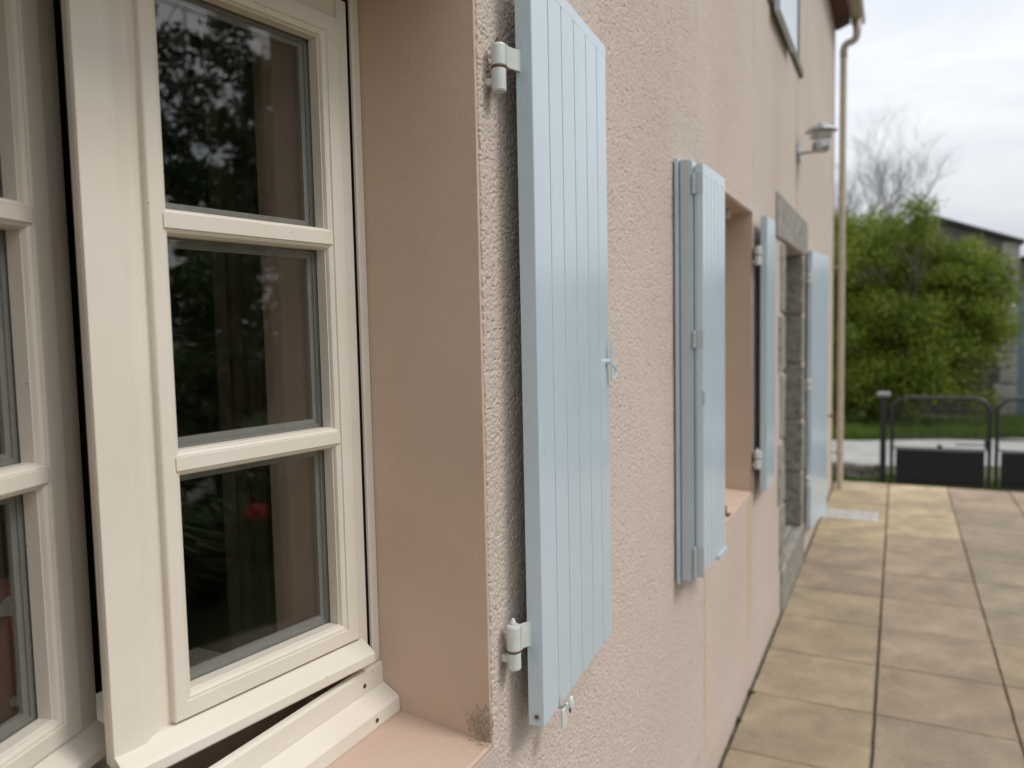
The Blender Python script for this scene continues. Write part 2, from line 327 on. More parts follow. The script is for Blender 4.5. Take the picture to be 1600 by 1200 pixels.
patio = boxo('patio', 'dirt', None, .0, 2.52, -1.15, 8.33, -.3, -.012); tag(patio, kind='structure')
smesh = []
for k in range(6):
    bm = bmesh.new(); hx = .2483; nn = 7
    # slab top with slightly chipped rim
    rim = []
    for s in range(4):
        for q in range(nn):
            t = -1 + 2*q/nn; p = {0: (t, -1), 1: (1, t), 2: (-t, 1), 3: (-1, -t)}[s]
            j = random.uniform(-.0022, .0012); rim.append((p[0]*(hx+j), p[1]*(hx+j)))
    a = [bm.verts.new((x, y, -.04)) for x, y in rim]; b = [bm.verts.new((x, y, -.005)) for x, y in rim]; c = [bm.verts.new((x*.985, y*.985, 0)) for x, y in rim]
    n_ = len(rim)
    for q in range(n_):
        bm.faces.new((a[q], a[(q+1)%n_], b[(q+1)%n_], b[q])); bm.faces.new((b[q], b[(q+1)%n_], c[(q+1)%n_], c[q]))
    bm.faces.new(c); me = bpy.data.meshes.new('slab'); bmesh.ops.recalc_face_normals(bm, faces=bm.faces); bm.to_mesh(me); bm.free(); me.materials.append(M['slab']); smesh.append(me)
BUFF, PINK, GREY, YEL = (.345, .272, .18), (.345, .262, .188), (.315, .257, .186), (.455, .362, .232)
for i in range(5):
    for j in range(19):
        y = -1.13 + .25 + j*.5 - .005
        o = bpy.data.objects.new('slab', smesh[random.randrange(6)]); COL.objects.link(o); o.parent = patio
        o.location = (.006 + .2475 + i*.5 - (0.004 if i == 0 else 0), y, random.uniform(-.0015, .0015)); o.rotation_euler = (random.uniform(-.003, .003), random.uniform(-.003, .003), random.choice((0, 1, 2, 3))*math.pi/2 + random.uniform(-.003, .003))
        if i == 0: o.location.x += .007; o.rotation_euler = (0, 0, 0); o.scale = (.97, 1, 1)
        if i == 0: c = YEL if y > 5.9 else PINK if y > 4.9 else BUFF
        elif i == 1: c = YEL if y > 6.4 else PINK if 3.3 < y else GREY
        elif i == 2: c = PINK if (y > 7.2 or 3.2 < y < 3.9) else GREY if y > 4.6 else BUFF
        else: c = random.choice((BUFF, PINK, GREY, YEL))
        k = random.uniform(.9, 1.08); o.color = (c[0]*k, c[1]*k, c[2]*k, 1)

# ------------------------------------------------------------------ the house
H = empty('house', (-2, 3, 0)); tag(H, 'long pink rendered house with beige gutter and stone framed doorway', 'house')
hl = (2, -3, 0)      # children keep world coordinates
YW0, YW1, ZT = -2.5, 8.05, 4.42
OP = [(.165, 1.043, .93, 2.19), (2.46, 3.462, .853, 2.082), (4.47, 5.40, 0.0, 2.045), (4.15, 5.185, 3.17, 4.2)]
ycut = sorted({YW0, YW1, 1.22, 1.58, 2.45, 3.50} | {v for o_ in OP for v in o_[:2]}); zcut = sorted({-.5, .1, .20, .45, .72, .96, 2.42, 2.8, 3.0, ZT} | {v for o_ in OP for v in o_[2:]})
bm = bmesh.new()
PATCH = [(1.043, 1.22, .72, 2.42, .0012), (1.22, 1.58, .45, .96, .0014), (1.22, 1.58, .96, 2.8, .003), (1.58, 2.45, .20, 2.8, .0020), (2.45, 3.50, .1, 3.0, .0036)]
for y0, y1 in zip(ycut, ycut[1:]):
    for z0, z1 in zip(zcut, zcut[1:]):
        cy, cz = (y0+y1)/2, (z0+z1)/2
        if any(a < cy < b and c < cz < d for a, b, c, d in OP): continue
        x1 = -.012 if any(p[0] < cy < p[1] and p[2] < cz < p[3] for p in PATCH) else 0
        x0 = -.45
        a = [bm.verts.new((x, y, z)) for x in (x0, x1) for y in (y0, y1) for z in (z0, z1)]
        for f in ((0,1,3,2), (4,6,7,5), (0,4,5,1), (2,3,7,6), (0,2,6,4), (1,5,7,3)): bm.faces.new([a[i] for i in f])
fin(bm, 'wall', 'render', H, hl)
# near stretch of the render as true relief
GL = {}
def gn(yy, zz, cell, seed):      # value noise on one lattice shared by all the stretches, so that they join
    if (cell, seed) not in GL: GL[(cell, seed)] = np.random.default_rng(seed).random((int(3.7/cell)+4, int(3.7/cell)+4), dtype=np.float32)
    G = GL[(cell, seed)]; a = yy/cell; b = zz/cell; ia = a.astype(int); ib = b.astype(int); fa = a-ia; fb = b-ib
    fa = (fa*fa*(3-2*fa))[:, None]; fb = (fb*fb*(3-2*fb))[None, :]
    return (G[np.ix_(ia, ib)]*(1-fa)*(1-fb) + G[np.ix_(ia+1, ib)]*fa*(1-fb) + G[np.ix_(ia, ib+1)]*(1-fa)*fb + G[np.ix_(ia+1, ib+1)]*fa*fb)
def relief(p, ragged):
    y0, y1, z0, z1, st = p; ny = int(round((y1-y0)/st))+1; nz = int(round((z1-z0)/st))+1
    yy = np.linspace(y0, y1, ny); zz = np.linspace(z0, z1, nz)
    f = lambda c, k: gn(yy, zz, c, k)
    a = f(.0032, 1); b = f(.0045, 2); c = f(.043, 3); d = f(.0022, 4); e = f(.25, 5); q = f(.0040, 6)
    h = .0005*(1-np.abs(2*a-1)) + .0012*a + .0015*b + .0008*d + .0010*(c-.5) + .0035*(e-.5) - .0019
    h = h - .0024*np.clip((q-.60)*2.8, 0, 1)*(.5+c)
    h = h*.85
    Yg, Zg = np.meshgrid(yy, zz, indexing='ij')
    if ragged:
        h = h - .0016*np.exp(-(Yg-y0)/.003); Yg = Yg.copy(); Yg[0] = y0 + (gn(yy[:1], zz, .007, 7)[0]-.6)*.003 + (gn(yy[:1], zz, .03, 8)[0]-.5)*.003
    verts = np.stack([h, Yg, Zg], -1)
    if ragged:
        back = verts[:1].copy(); back[..., 0] = -.014; verts = np.concatenate([back, verts])
    nY = verts.shape[0]; idx = np.arange(nY*nz).reshape(nY, nz)
    F4 = np.stack([idx[:-1, :-1], idx[1:, :-1], idx[1:, 1:], idx[:-1, 1:]], -1).reshape(-1, 4)
    vv = verts.reshape(-1, 3); cc = vv[F4].mean(1); keep = np.ones(len(F4), bool)
    for A, B, C_, D_ in OP[1:]: keep &= ~((cc[:, 1] > A) & (cc[:, 1] < B) & (cc[:, 2] > C_) & (cc[:, 2] < D_))
    F4 = F4[keep]
    o = link('render_relief', npmesh('render_relief', vv, F4), 'render_near', H, hl)
for i, p in enumerate(PATCH): relief(p, i == 0)
# side, back, floor, ceiling (the rooms behind the windows)
bm = bmesh.new()
box(bm, -6.5, -.45, YW0, YW0+.4, -.5, ZT); box(bm, -6.5, -.45, YW1-.4, YW1, -.5, ZT); box(bm, -6.9, -6.5, YW0, YW1, -.5, ZT)
fin(bm, 'outer_wall', 'render', H, hl)
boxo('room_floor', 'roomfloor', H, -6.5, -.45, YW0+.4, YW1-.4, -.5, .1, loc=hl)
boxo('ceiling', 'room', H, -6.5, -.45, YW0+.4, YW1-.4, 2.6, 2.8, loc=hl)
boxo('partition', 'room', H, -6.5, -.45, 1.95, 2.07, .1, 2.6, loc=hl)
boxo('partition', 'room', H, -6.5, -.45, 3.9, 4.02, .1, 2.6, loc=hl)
# painted reveals (lining)
def lining(o_, depth, mat='reveal', bottom=True, t=.006):
    y0, y1, z0, z1 = o_; bm = bmesh.new()
    box(bm, -depth, -.0035, y0-.002, y0+t, z0, z1, .001); box(bm, -depth, -.0035, y1-t, y1+.002, z0, z1, .001); box(bm, -depth, -.0035, y0+t, y1-t, z1-t, z1+.002, .001)
    fin(bm, 'reveal', mat, H, hl)
lining(OP[0], .45); lining(OP[1], .45)
for (y0, y1, z0, z1), dz in ((OP[0], .018), (OP[1], .018)):
    bm = bmesh.new(); prism(bm, [(-.45, z0-.03), (-.001, z0-.03), (-.001, z0+.007), (-.004, z0+.010), (-.17, z0+.01+dz), (-.45, z0+.01+dz)], y0+.0002, y1-.0062)
    fin(bm, 'sill', 'reveal', H, hl)

# ---- near window: fixed frame and two casements standing ajar
XF = -.215
WN = empty('casement_window', (XF, .6, .94)); 
tag(WN, 'nearest window, cream painted wood with both casements ajar in the deep pink reveal', 'window')
def wl(x, y, z): return (x-XF, y-.6, z-.94)
wo = (-XF, -.6, -.94)
bm = bmesh.new()
bm.free()
boxo('dark_gap_strip', 'black', WN, XF-.05, XF-.0076, 1.0178, 1.0300, 1.0422, 2.134, loc=wo)  # added black strip, stands in for the shade in the gap beside the sash
boxo('frame_lip', 'cream', WN, XF-.007, XF, 1.017, 1.0362, 1.0422, 2.18, .0015, loc=wo)
for q_ in ((1.0305, 1.0362, 1.0, 2.18), (.172, .19, 1.0422, 2.18), (.1905, 1.0165, 2.135, 2.18)): boxo('window_frame', 'cream', WN, XF-.06, XF-.0075, *q_, .0015, loc=wo)
bm = bmesh.new()   # rebate strips closing the gap behind
bm.free()
for q_ in ((.172, .20, 1.0, 2.18), (.20, 1.0255, 2.118, 2.18)): boxo('rebate_strip', 'cream', WN, XF-.085, XF-.061, *q_, loc=wo)
boxo('window_board', 'cream', WN, -.62, -.40, .2, 1.0, .985, 1.008, .003, 2, loc=wo)
bm = bmesh.new(); prism(bm, [(XF-.06, .955), (XF+.006, .955), (XF+.006, .99), (XF+.004, 1.036), (XF+.001, 1.040), (XF-.006, 1.041), (XF-.008, 1.038), (XF-.012, .998), (XF-.06, 1.0)], .172, 1.0362)
br = fin(bm, 'bottom_rail', 'cream', WN, wo)
bm = bmesh.new(); prism(bm, [(XF+.0062, .957), (XF+.036, .957), (XF+.038, .960), (XF+.038, .983), (XF+.035, .987), (XF+.0062, 1.004)], .172, 1.0355)
lg = fin(bm, 'drip_ledge', 'cream', WN, wo)
def screw_at(x, y, z, par, r=.0035):
    bm = bmesh.new(); tube(bm, [(x-.002, y, z), (x+.0006, y, z)], r, 12); tube(bm, [(x+.0006, y, z), (x+.0009, y, z)], [r, r*.7], 12); fin(bm, 'screw', 'screw', par, (0,0,0))
screw_at(XF+.0058, .985, 1.017, br); screw_at(XF+.0388, .972, .972, lg); screw_at(XF+.0058, .42, 1.017, br); screw_at(XF+.0388, .40, .972, lg)

def casement(P0, ang, label, left):
    """local x = outward normal, local y = along the sash, 0 at the hinge (right sash) or at the free edge (left sash)"""
    mb = bmesh.new(); rz = -R(ang); loc = (P0[0]-XF, P0[1]-.6, -.94)
    if not left:
        oy0, oy1, iy0, iy1 = -.344, -.0165, -.3155, -.052
        b0, b1 = -.400, 0.0
    else:
        oy0, oy1, iy0, iy1 = -.375, -.037, -.335, -.075
        b0, b1 = -.45, 0.0
    oz0, oz1, iz0, iz1 = 1.096, 2.09, 1.129, 2.054
    # raised moulded frame round the panes
    loft(mb, [(oy0, oy1, oz0, oz1, -.015), (oy0, oy1, oz0, oz1, -.0015), (oy0+.0015, oy1-.0015, oz0+.0015, oz1-.0015, 0),
              (iy0-.011, iy1+.011, iz0-.011, iz1+.011, 0), (iy0-.0108, iy1+.0108, iz0-.0108, iz1+.0108, -.0030), (iy0-.0098, iy1+.0098, iz0-.0098, iz1+.0098, -.0032), (iy0-.007, iy1+.007, iz0-.007, iz1+.007, -.0026), (iy0-.003, iy1+.003, iz0-.003, iz1+.003, -.0052),
              (iy0-.0018, iy1+.0018, iz0-.0018, iz1+.0018, -.0085), (iy0-.0012, iy1+.0012, iz0-.0012, iz1+.0012, -.0112), (iy0, iy1, iz0, iz1, -.0114), (iy0, iy1, iz0, iz1, -.0305)])
    # base stiles and rails
    if not left:
        loft(mb, [(b0, b1, 1.062, 2.125, -.055), (b0, b1, 1.062, 2.125, -.013), (b0+.003, b1-.003, 1.064, 2.122, -.0105), (oy0+.004, oy1-.004, oz0+.004, oz1-.004, -.0115)])
        loft(mb, [(b0, b1, 1.062, 2.125, -.055), (iy0, iy1, iz0, iz1, -.055), (iy0, iy1, iz0, iz1, -.048)])
    else:
        loft(mb, [(b0, -.03, 1.062, 2.125, -.055), (b0, -.03, 1.062, 2.125, -.006), (b0+.003, -.031, 1.064, 2.122, -.004), (oy0+.004, oy1-.004, oz0+.004, oz1-.004, -.004)])
        loft(mb, [(b0, -.03, 1.062, 2.125, -.055), (iy0, iy1, iz0, iz1, -.055), (iy0, iy1, iz0, iz1, -.048)])
    sash = fin(mb, 'sash', 'cream', WN, loc, rz); sash['label'] = label
    if not left: boxo('hinge_stile', 'cream', sash, -.0295, -.0035, -.0155, .0040, 1.0635, 2.1225, .0015)
    if left:   # rounded meeting stile
        bm = bmesh.new(); prof = [(-.05, -.0305), (-.003, -.0365)] + [(-.0035-.026*(1-math.cos(t)), -.0365+.0545*math.sin(t)) for t in [i*math.pi/2/8 for i in range(1, 9)]] + [(-.05, -.0025)]
        a = [bm.verts.new((x, y, 1.062)) for x, y in prof]; b = [bm.verts.new((x, y, 2.125)) for x, y in prof]; n_ = len(prof)
        for k in range(n_): bm.faces.new((a[k], a[(k+1)%n_], b[(k+1)%n_], b[k]))
        bm.faces.new(a); bm.faces.new(b); o = fin(bm, 'meeting_stile', 'cream', sash)
    for zc in (1.434, 1.747):   # glazing bars
        half = [(-.0114, .0165), (-.0112, .0155), (-.0085, .0150), (-.0050, .0140), (-.0024, .0105), (-.0030, .0092), (-.0028, .0086), (-.0004, .0085)]
        bm = bmesh.new(); prism(bm, [(-.030, zc-.0165)] + [(x, zc-z_) for x, z_ in half] + [(x, zc+z_) for x, z_ in half[::-1]] + [(-.030, zc+.0165)], iy0-.009, iy1+.009)
        fin(bm, 'glazing_bar', 'cream', sash)
        boxo('glazing_bar', 'cream', sash, -.055, -.048, iy0, iy1, zc-.0165, zc+.0165)
    for z0, z1 in ((iz0, 1.4175), (1.4505, 1.7305), (1.7635, iz1)):
        bm = bmesh.new(); box(bm, -.0338, -.0308, iy0-.004, iy1+.004, z0-.004, z1+.004); fin(bm, 'pane', 'glass', sash)
        bm = bmesh.new(); box(bm, -.0478, -.0448, iy0-.004, iy1+.004, z0-.004, z1+.004); fin(bm, 'pane', 'glass', sash)
        bm = bmesh.new(); e = .013
        loft(bm, [(iy0-.004, iy1+.004, z0-.004, z1+.004, -.0342), (iy0+e*.45, iy1-e*.45, z0+e*.45, z1-e*.45, -.0342), (iy0+e*.45, iy1-e*.45, z0+e*.45, z1-e*.45, -.0375), (iy0+e, iy1-e, z0+e, z1-e, -.0385), (iy0+e, iy1-e, z0+e, z1-e, -.0445), (iy0-.004, iy1+.004, z0-.004, z1+.004, -.0445)])
        fin(bm, 'spacer_bar', 'spacer', sash)
    # weather bar at the foot
    bm = bmesh.new(); prism(bm, [(-.0104, 1.063), (-.0104, 1.0925), (-.003, 1.092), (.020, 1.077), (.0245, 1.073), (.0245, 1.060), (.022, 1.057), (.010, 1.055), (.008, 1.063)], (-.426 if not left else b0), -.008 if not left else -.004)
    fin(bm, 'weather_bar', 'cream', sash)
    if not left:
        bm = bmesh.new()   # cover strip over the meeting stile
        prof = [(-.0124, -.4005), (-.015, -.4275), (-.0035, -.4278), (.0015, -.4262), (.0018, -.3890), (-.0005, -.3805), (-.0045, -.3715), (-.0080, -.3625), (-.0100, -.3535), (-.0112, -.3505), (-.0124, -.3505)]
        a = [bm.verts.new((x, y, 1.078)) for x, y in prof]; b = [bm.verts.new((x, y, 2.12)) for x, y in prof]; n_ = len(prof)
        for k in range(n_): bm.faces.new((a[k], a[(k+1)%n_], b[(k+1)%n_], b[k]))
        bm.faces.new(a); bm.faces.new(b); fin(bm, 'cover_strip', 'cream', sash)
    return sash
casement((XF, 1.004), 8.2, 'right-hand casement with three panes and a broad cover strip', False)
casement((-.374, .637), -18, 'left-hand casement with rounded edge, deeper inside', True)
# interior seen through the panes
bm = bmesh.new(); n_ = 60; F_, B_ = [], []
for k in range(n_+1):
    y = 1.25 + .60*k/n_; x = -.80 + .018*math.sin(k*1.25) + .008*math.sin(k*.53)
    F_.append((bm.verts.new((x, y, .14)), bm.verts.new((x, y, 2.5)))); B_.append((bm.verts.new((x-.006, y, .14)), bm.verts.new((x-.006, y, 2.5))))
for r in (F_, B_):
    for a, b in zip(r, r[1:]): bm.faces.new((a[0], b[0], b[1], a[1]))
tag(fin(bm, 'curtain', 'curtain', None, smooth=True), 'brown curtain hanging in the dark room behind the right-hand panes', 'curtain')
def heart(bm, c, s, rot=0, x=0.):
    pts = []
    for k in range(26):
        t = 2*math.pi*k/26; hx = 16*math.sin(t)**3/17; hz = (13*math.cos(t)-5*math.cos(2*t)-2*math.cos(3*t)-math.cos(4*t))/17
        pts.append((hx*s*math.cos(rot)-hz*s*math.sin(rot), hx*s*math.sin(rot)+hz*s*math.cos(rot)))
    a = [bm.verts.new((x, c[0]+p, c[1]+q)) for p, q in pts]; b = [bm.verts.new((x+.0015, c[0]+p, c[1]+q)) for p, q in pts]
    bm.faces.new(a); bm.faces.new(b)
    for k in range(26): bm.faces.new((a[k], a[(k+1)%26], b[(k+1)%26], b[k]))

ch = empty('chair', (-.66, .5, .1)); tag(ch, 'dark wooden chair inside the room behind the left-hand panes', 'chair')
for y in (-.19, .19):
    boxo('leg', 'bark', ch, -.018, .018, y-.018, y+.018, 0, 1.10, .004); boxo('leg', 'bark', ch, -.42, -.384, y-.018, y+.018, 0, .43, .004)
boxo('seat', 'bark', ch, -.43, .02, -.22, .22, .43, .46, .006); boxo('backrest', 'bark', ch, -.012, .012, -.17, .17, .75, 1.09, .004)
bm = bmesh.new(); F_ = []
for k in range(25):
    t = k/24; row = []
    for q in range(25):
        y = .28 + .445*q/24; wv = .006*math.sin(q*.9+t*2)
        if t < .8: p = (-.612+wv, y, 1.232-(.20*t/.8)+.0)
        else: p = (-.612-.05*(t-.8)/.2+wv*.3, y, 1.232)
        row.append(p)
    F_.append(row)
order = F_[20:][::-1] + F_[:20]
G_ = [[bm.verts.new(p) for p in r] for r in order]
for r0, r1 in zip(G_, G_[1:]):
    for q in range(24): bm.faces.new((r0[q], r0[q+1], r1[q+1], r1[q]))
cl = fin(bm, 'cloth', 'red', None, smooth=True); tag(cl, 'red cloth with grey hearts hanging over the chair back behind the left-hand panes', 'cloth')
for c, s_, r_ in (((.650, 1.205), .018, .5), ((.674, 1.138), .016, -.3), ((.664, 1.065), .018, .9), ((.60, 1.15), .017, .2), ((.55, 1.20), .017, -.4), ((.56, 1.08), .017, .5), ((.46, 1.12), .017, 0), ((.40, 1.19), .017, .6), ((.36, 1.09), .017, -.5)):
    bm = bmesh.new(); heart(bm, c, s_, r_, -.6035); fin(bm, 'heart', 'heart', cl)

# ---- shutters
def shutter_leaf(par, y0, edges, z0, z1, th, mat='blue', groove=.003, gtop=.022, gbot=.0, loc=(0,0,0), rz=0, bev=.0016, name='plank'):
    """planks in local coordinates: front face at x=0, y along the leaf"""
    for k, (a, b) in enumerate(zip(edges, edges[1:])):
        a_ = a + (groove/2 if k else 0); b_ = b - (groove/2 if k < len(edges)-2 else 0)
        top = z1-gtop
        o = boxo(name, mat, par, -th, 0, a_, b_, z0, top+.0022, bev, 2, loc=loc, rz=rz)
    boxo('top_rail', mat, par, -th-.0002, .0002, edges[0]-.0002, edges[-1]+.0002, z1-gtop, z1, .0004, 1, loc=loc, rz=rz) if gtop else None
    boxo('core', mat, par, -th+.003, -.008, edges[0]+.006, edges[-1]-.006, z0+.003, z1-.006, loc=loc, rz=rz)
def hinge(par, cx, cy, zt, zm, zb, ex, ey, r=.0118, strap=True, seg=28):
    h = empty('hinge', (0,0,0)); h.parent = par
    mi = par.matrix_basis.inverted(); h.matrix_basis = mi
    bm = bmesh.new(); lathe(bm, [(r*.96, zm+.0015), (r, zm+.003), (r, zt-.003), (r*.9, zt), (r*.5, zt+.0005)], (cx, cy, 0), seg); fin(bm, 'barrel', 'hinge', h, smooth=False)
    bm = bmesh.new(); lathe(bm, [(r*.86, zb), (r*.97, zb+.0025), (r*.97, zm-.0035), (r*.9, zm-.0025)], (cx, cy, 0), seg); box(bm, -.03, cx-r*.4, cy-.006, cy+.006, zb+.010, zb+.022, .002); fin(bm, 'pintle', 'hinge', h)
    bm = bmesh.new(); lathe(bm, [(r*.93, zm-.003), (r*1.03, zm-.0015), (r*1.03, zm-.0002), (r*.9, zm+.0012)], (cx, cy, 0), seg)
    bm2 = bm; fin(bm2, 'washer', 'rust', h)
    bm = bmesh.new(); lathe(bm, [(r*.4, zt), (r*.42, zt+.004), (r*.25, zt+.009), (r*.1, zt+.011)], (cx-.001, cy+.001, 0), 10); fin(bm, 'pin', 'hinge' if zt < 1.3 else 'rust', h)
    if strap:   # plate leaving the barrel as a tangent and turning into the shutter edge
        bm = bmesh.new(); pts = [(cx+r*.9, cy+.002), (cx+r*.75, cy+.012), (cx+r*.45+(ex-cx)*.3, cy+(ey-cy)*.55), (ex, ey+.004)]
        t = .0022; A = []
        for i, (x, y) in enumerate(pts):
            A.append([bm.verts.new((x-t, y, zm+.001)), bm.verts.new((x+t, y, zm+.001)), bm.verts.new((x+t, y, zt-.001)), bm.verts.new((x-t, y, zt-.001))])
        for a, b in zip(A, A[1:]):
            for k in range(4): bm.faces.new((a[k], a[(k+1)%4], b[(k+1)%4], b[k]))
        bm.faces.new(A[0]); bm.faces.new(A[-1]); fin(bm, 'strap', 'hinge', h)
    return h

SH = empty('shutter', (.058, 1.110, .944), R(4)); tag(SH, 'tall pale blue grooved shutter nearest the camera, opened back against the wall', 'shutter')
shutter_leaf(SH, 0, [0, .076, .143, .212, .284, .355, .421], 0, 1.226, .028, loc=(0,0,0))
hinge(SH, .0195, 1.071, 2.034, 2.000, 1.963, .040, 1.113); hinge(SH, .0195, 1.081, 1.122, 1.080, 1.049, .040, 1.113)
bm = bmesh.new()   # hinge plates let into the edge, sealed with filler
for z0, z1 in ((.995, 1.105), (.09, .175)): boxo('hinge_plate', 'blue', SH, -.0175, -.0095, -.0004, .001, z0, z1, .0003)
bm.free()
bm = bmesh.new(); lathe(bm, [(.003, 0), (.0034, .0006), (.001, .0009)], (0,0,0), 9); bmesh.ops.rotate(bm, verts=bm.verts, matrix=Matrix.Rotation(R(90), 3, 'X')); bmesh.ops.translate(bm, verts=bm.verts, vec=(-.013, .0002, .016)); fin(bm, 'screw', 'rust', SH)
# hook on the free edge
bm = bmesh.new(); tube(bm, [(-.001, .398, .585), (.010, .400, .585)], [.006, .005], 12); box(bm, .008, .0115, .404, .411, .548, .628, .001)
tube(bm, [(.0105, .408, .580), (.014, .416, .572), (.0165, .420, .562), (.014, .414, .552), (.011, .409, .547)], .0024, 8); fin(bm, 'hook', 'blue', SH)
# the stop that holds it
ST = empty('shutter_stop', (.056, 1.205, .93)); tag(ST, 'small white metal shutter stop holding the foot of the nearest blue shutter', 'shutter stop')
bm = bmesh.new(); tube(bm, [(-.07, .012, -.004), (-.004, .012, -.002)], .004, 10); box(bm, -.004, -.0008, -.012, .010, -.030, .004, .001); fin(bm, 'arm', 'hinge', ST)
bm = bmesh.new(); b2 = bmesh.new(); lathe(b2, [(.0095, 0), (.0105, .002), (.009, .005), (.003, .006)], (0,0,0), 20); bmesh.ops.rotate(b2, verts=b2.verts, matrix=Matrix.Rotation(R(90), 3, 'Y')); bmesh.ops.scale(b2, verts=b2.verts, vec=(1, .8, 1.35)); bmesh.ops.translate(b2, verts=b2.verts, vec=(.001, .018, .004)); merge(bm, b2)
box(bm, -.003, .0014, .004, .016, -.008, .009, .001); fin(bm, 'head', 'hinge', ST)
bm = bmesh.new(); tube(bm, [(.0035, .012, -.010), (.0035, .012, .006)], .0016, 6); fin(bm, 'rust_pin', 'rust', ST)

# second window: three leaves folded into a packet
FS = empty('folding_shutter', (.082, 2.165, .872)); tag(FS, 'pale blue folding shutter, its leaves packed together at the near side of the second window', 'shutter')
FS.rotation_euler = (0, 0, -R(1.5))
mi_loc = lambda x, y: (x-.082, y-2.165, 0)
shutter_leaf(FS, 0, [0, .045, .09, .135, .18, .225, .268], .024, 1.175, .0185, groove=.004, gtop=.03)
for nm, x0, x1, y0, z0, z1, m_ in (('back_leaf', -.077, -.0655, -.014, -.018, 1.194, 'blue'), ('back_leaf_panel', -.0650, -.062, -.004, -.016, 1.190, 'blue'), ('middle_leaf', -.0612, -.0325, -.010, -.006, 1.188, 'bluew'), ('middle_leaf_panel', -.0322, -.0275, -.006, -.004, 1.184, 'blue'), ('filler_strip', -.0250, -.0190, .002, .015, 1.172, 'blue')):
    boxo(nm, m_, FS, x0, x1, y0, .262, z0, z1, .0022, 2)
for z0, z1 in ((1.092, 1.150), (.665, .715), (.006, .096)):
    bm = bmesh.new(); box(bm, -.0265, -.0195, -.0075, .001, z0, z1, .0006); 
    for k in range(3): tube(bm, [(-.0230, -.0085, z0+(z1-z0)*(k/3)+.001), (-.0230, -.0085, z0+(z1-z0)*((k+1)/3)-.001)], .0042, 12)
    box(bm, -.019, .0006, -.0018, .0, z0, z1, .0005); fin(bm, 'hinge', 'bluew', FS)
bm = bmesh.new(); box(bm, -.002, .005, -.004, -.001, .505, .545, .001); fin(bm, 'catch', 'bluew', FS); bm = bmesh.new(); tube(bm, [(-.006, -.001, .585), (-.006, -.007, .585)], .003, 10); fin(bm, 'knob', 'hinge', FS)
bm = bmesh.new(); box(bm, .0005, .0045, .17, .272, .010, .028, .001); tube(bm, [(-.09, .172, .016), (.003, .172, .016)], .0035, 8); o = fin(bm, 'foot_stop', 'blue', FS)
S3 = empty('shutter', (.058, 3.492, .862)); S3.rotation_euler = (0,0,R(.5)); tag(S3, 'narrow pale blue shutter between the second window and the stone doorway', 'shutter')
shutter_leaf(S3, 0, [0, .044, .088, .132, .176, .220, .262], 0, 1.204, .028, gtop=.03, groove=.004)
hinge(S3, .022, 3.476, 1.935, 1.90, 1.855, .04, 3.500, r=.015); hinge(S3, .022, 3.476, 1.045, 1.01, .965, .04, 3.495, r=.015)
S4 = empty('door_shutter', (.045, 5.56, .185)); S4.rotation_euler = (0, 0, -R(5.5)); tag(S4, 'tall full height pale blue door shutter opened back beyond the stone doorway', 'shutter')
shutter_leaf(S4, 0, [0, .1, .2, .3, .4, .5, .603], 0, 1.90, .030, groove=.003, gtop=.03)
for zz in (1.905, 1.19, .53): hinge(S4, .03, 5.50, zz+.03, zz, zz-.04, .03, 5.56, r=.017)
bm = bmesh.new(); box(bm, -.02, .004, .597, .607, 1.66, 1.80, .002); fin(bm, 'bolt', 'bluew', S4)
TB = empty('shutter_stop', (.02, 6.75, .84)); tag(TB, 'dark shutter stop on the wall beyond the tall door shutter', 'shutter stop')
bm = bmesh.new(); tube(bm, [(-.03, 0, 0), (.10, 0, 0)], .008, 8); fin(bm, 'arm', 'rust', TB); bm = bmesh.new(); box(bm, .085, .10, -.01, .01, -.06, .03, .003); fin(bm, 'head', 'rust', TB)
# closed shutter of the upper window
US = empty('shutter', (.050, 3.94, 3.085)); tag(US, 'pale blue closed shutter of the upstairs window above the doorway', 'shutter')
shutter_leaf(US, 0, [0, .11, .22, .33, .44, .55, .645], 0, 1.1, .028, gtop=.03)
boxo('second_leaf', 'doorblue', US, -.085, -.060, .68, 1.24, .115, 1.1, .002)
boxo('back_panel', 'sillcol', US, -.120, -.100, .22, 1.24, .10, 1.11)

# ---- stone and window details of the house
boxo('window_sill', 'sillcol', H, -.2, .020, 3.85, 5.205, 3.118, 3.168, .006, 2, .003, loc=hl)
boxo('lintel', 'stone', H, -.3, .012, 4.16, 5.66, 2.047, 2.285, .012, 2, .008, loc=hl)
z = .24; k = 0
while z < 2.03:
    hh = min(random.uniform(.30, .40), 2.043-z); hh = 2.043-z if 2.043-z-hh < .12 else hh
    dl = (.14, .20)[k % 2]; dr = (.07, .12)[k % 2]
    boxo('stone', 'stone', H, -.30, .010, 4.47-dl, 4.49, z+.008, z+hh-.008, .014, 2, .006, loc=hl)
    boxo('stone', 'stone', H, -.30, .010, 5.385, 5.42+dr, z+.008, z+hh-.008, .014, 2, .006, loc=hl); z += hh; k += 1
bm = bmesh.new(); bm.free(); boxo('mortar_joint', 'mortar', H, -.298, -.002, 4.30, 4.483, .24, 2.043, loc=hl); boxo('mortar_joint', 'mortar', H, -.298, -.002, 5.392, 5.46, .24, 2.043, loc=hl)
boxo('threshold', 'conc', H, -.34, -.055, 4.492, 5.383, .02, .243, .003, loc=hl)
boxo('doorstep', 'stone', H, -.054, .014, 4.38, 5.50, -.04, .238, .012, 2, .004, loc=hl)
for k in range(5): boxo('door_board', 'doorblue', H, -.39, -.35, 4.47+k*.186+.002, 4.47+(k+1)*.186-.002, .1, 2.05, .004, loc=hl)
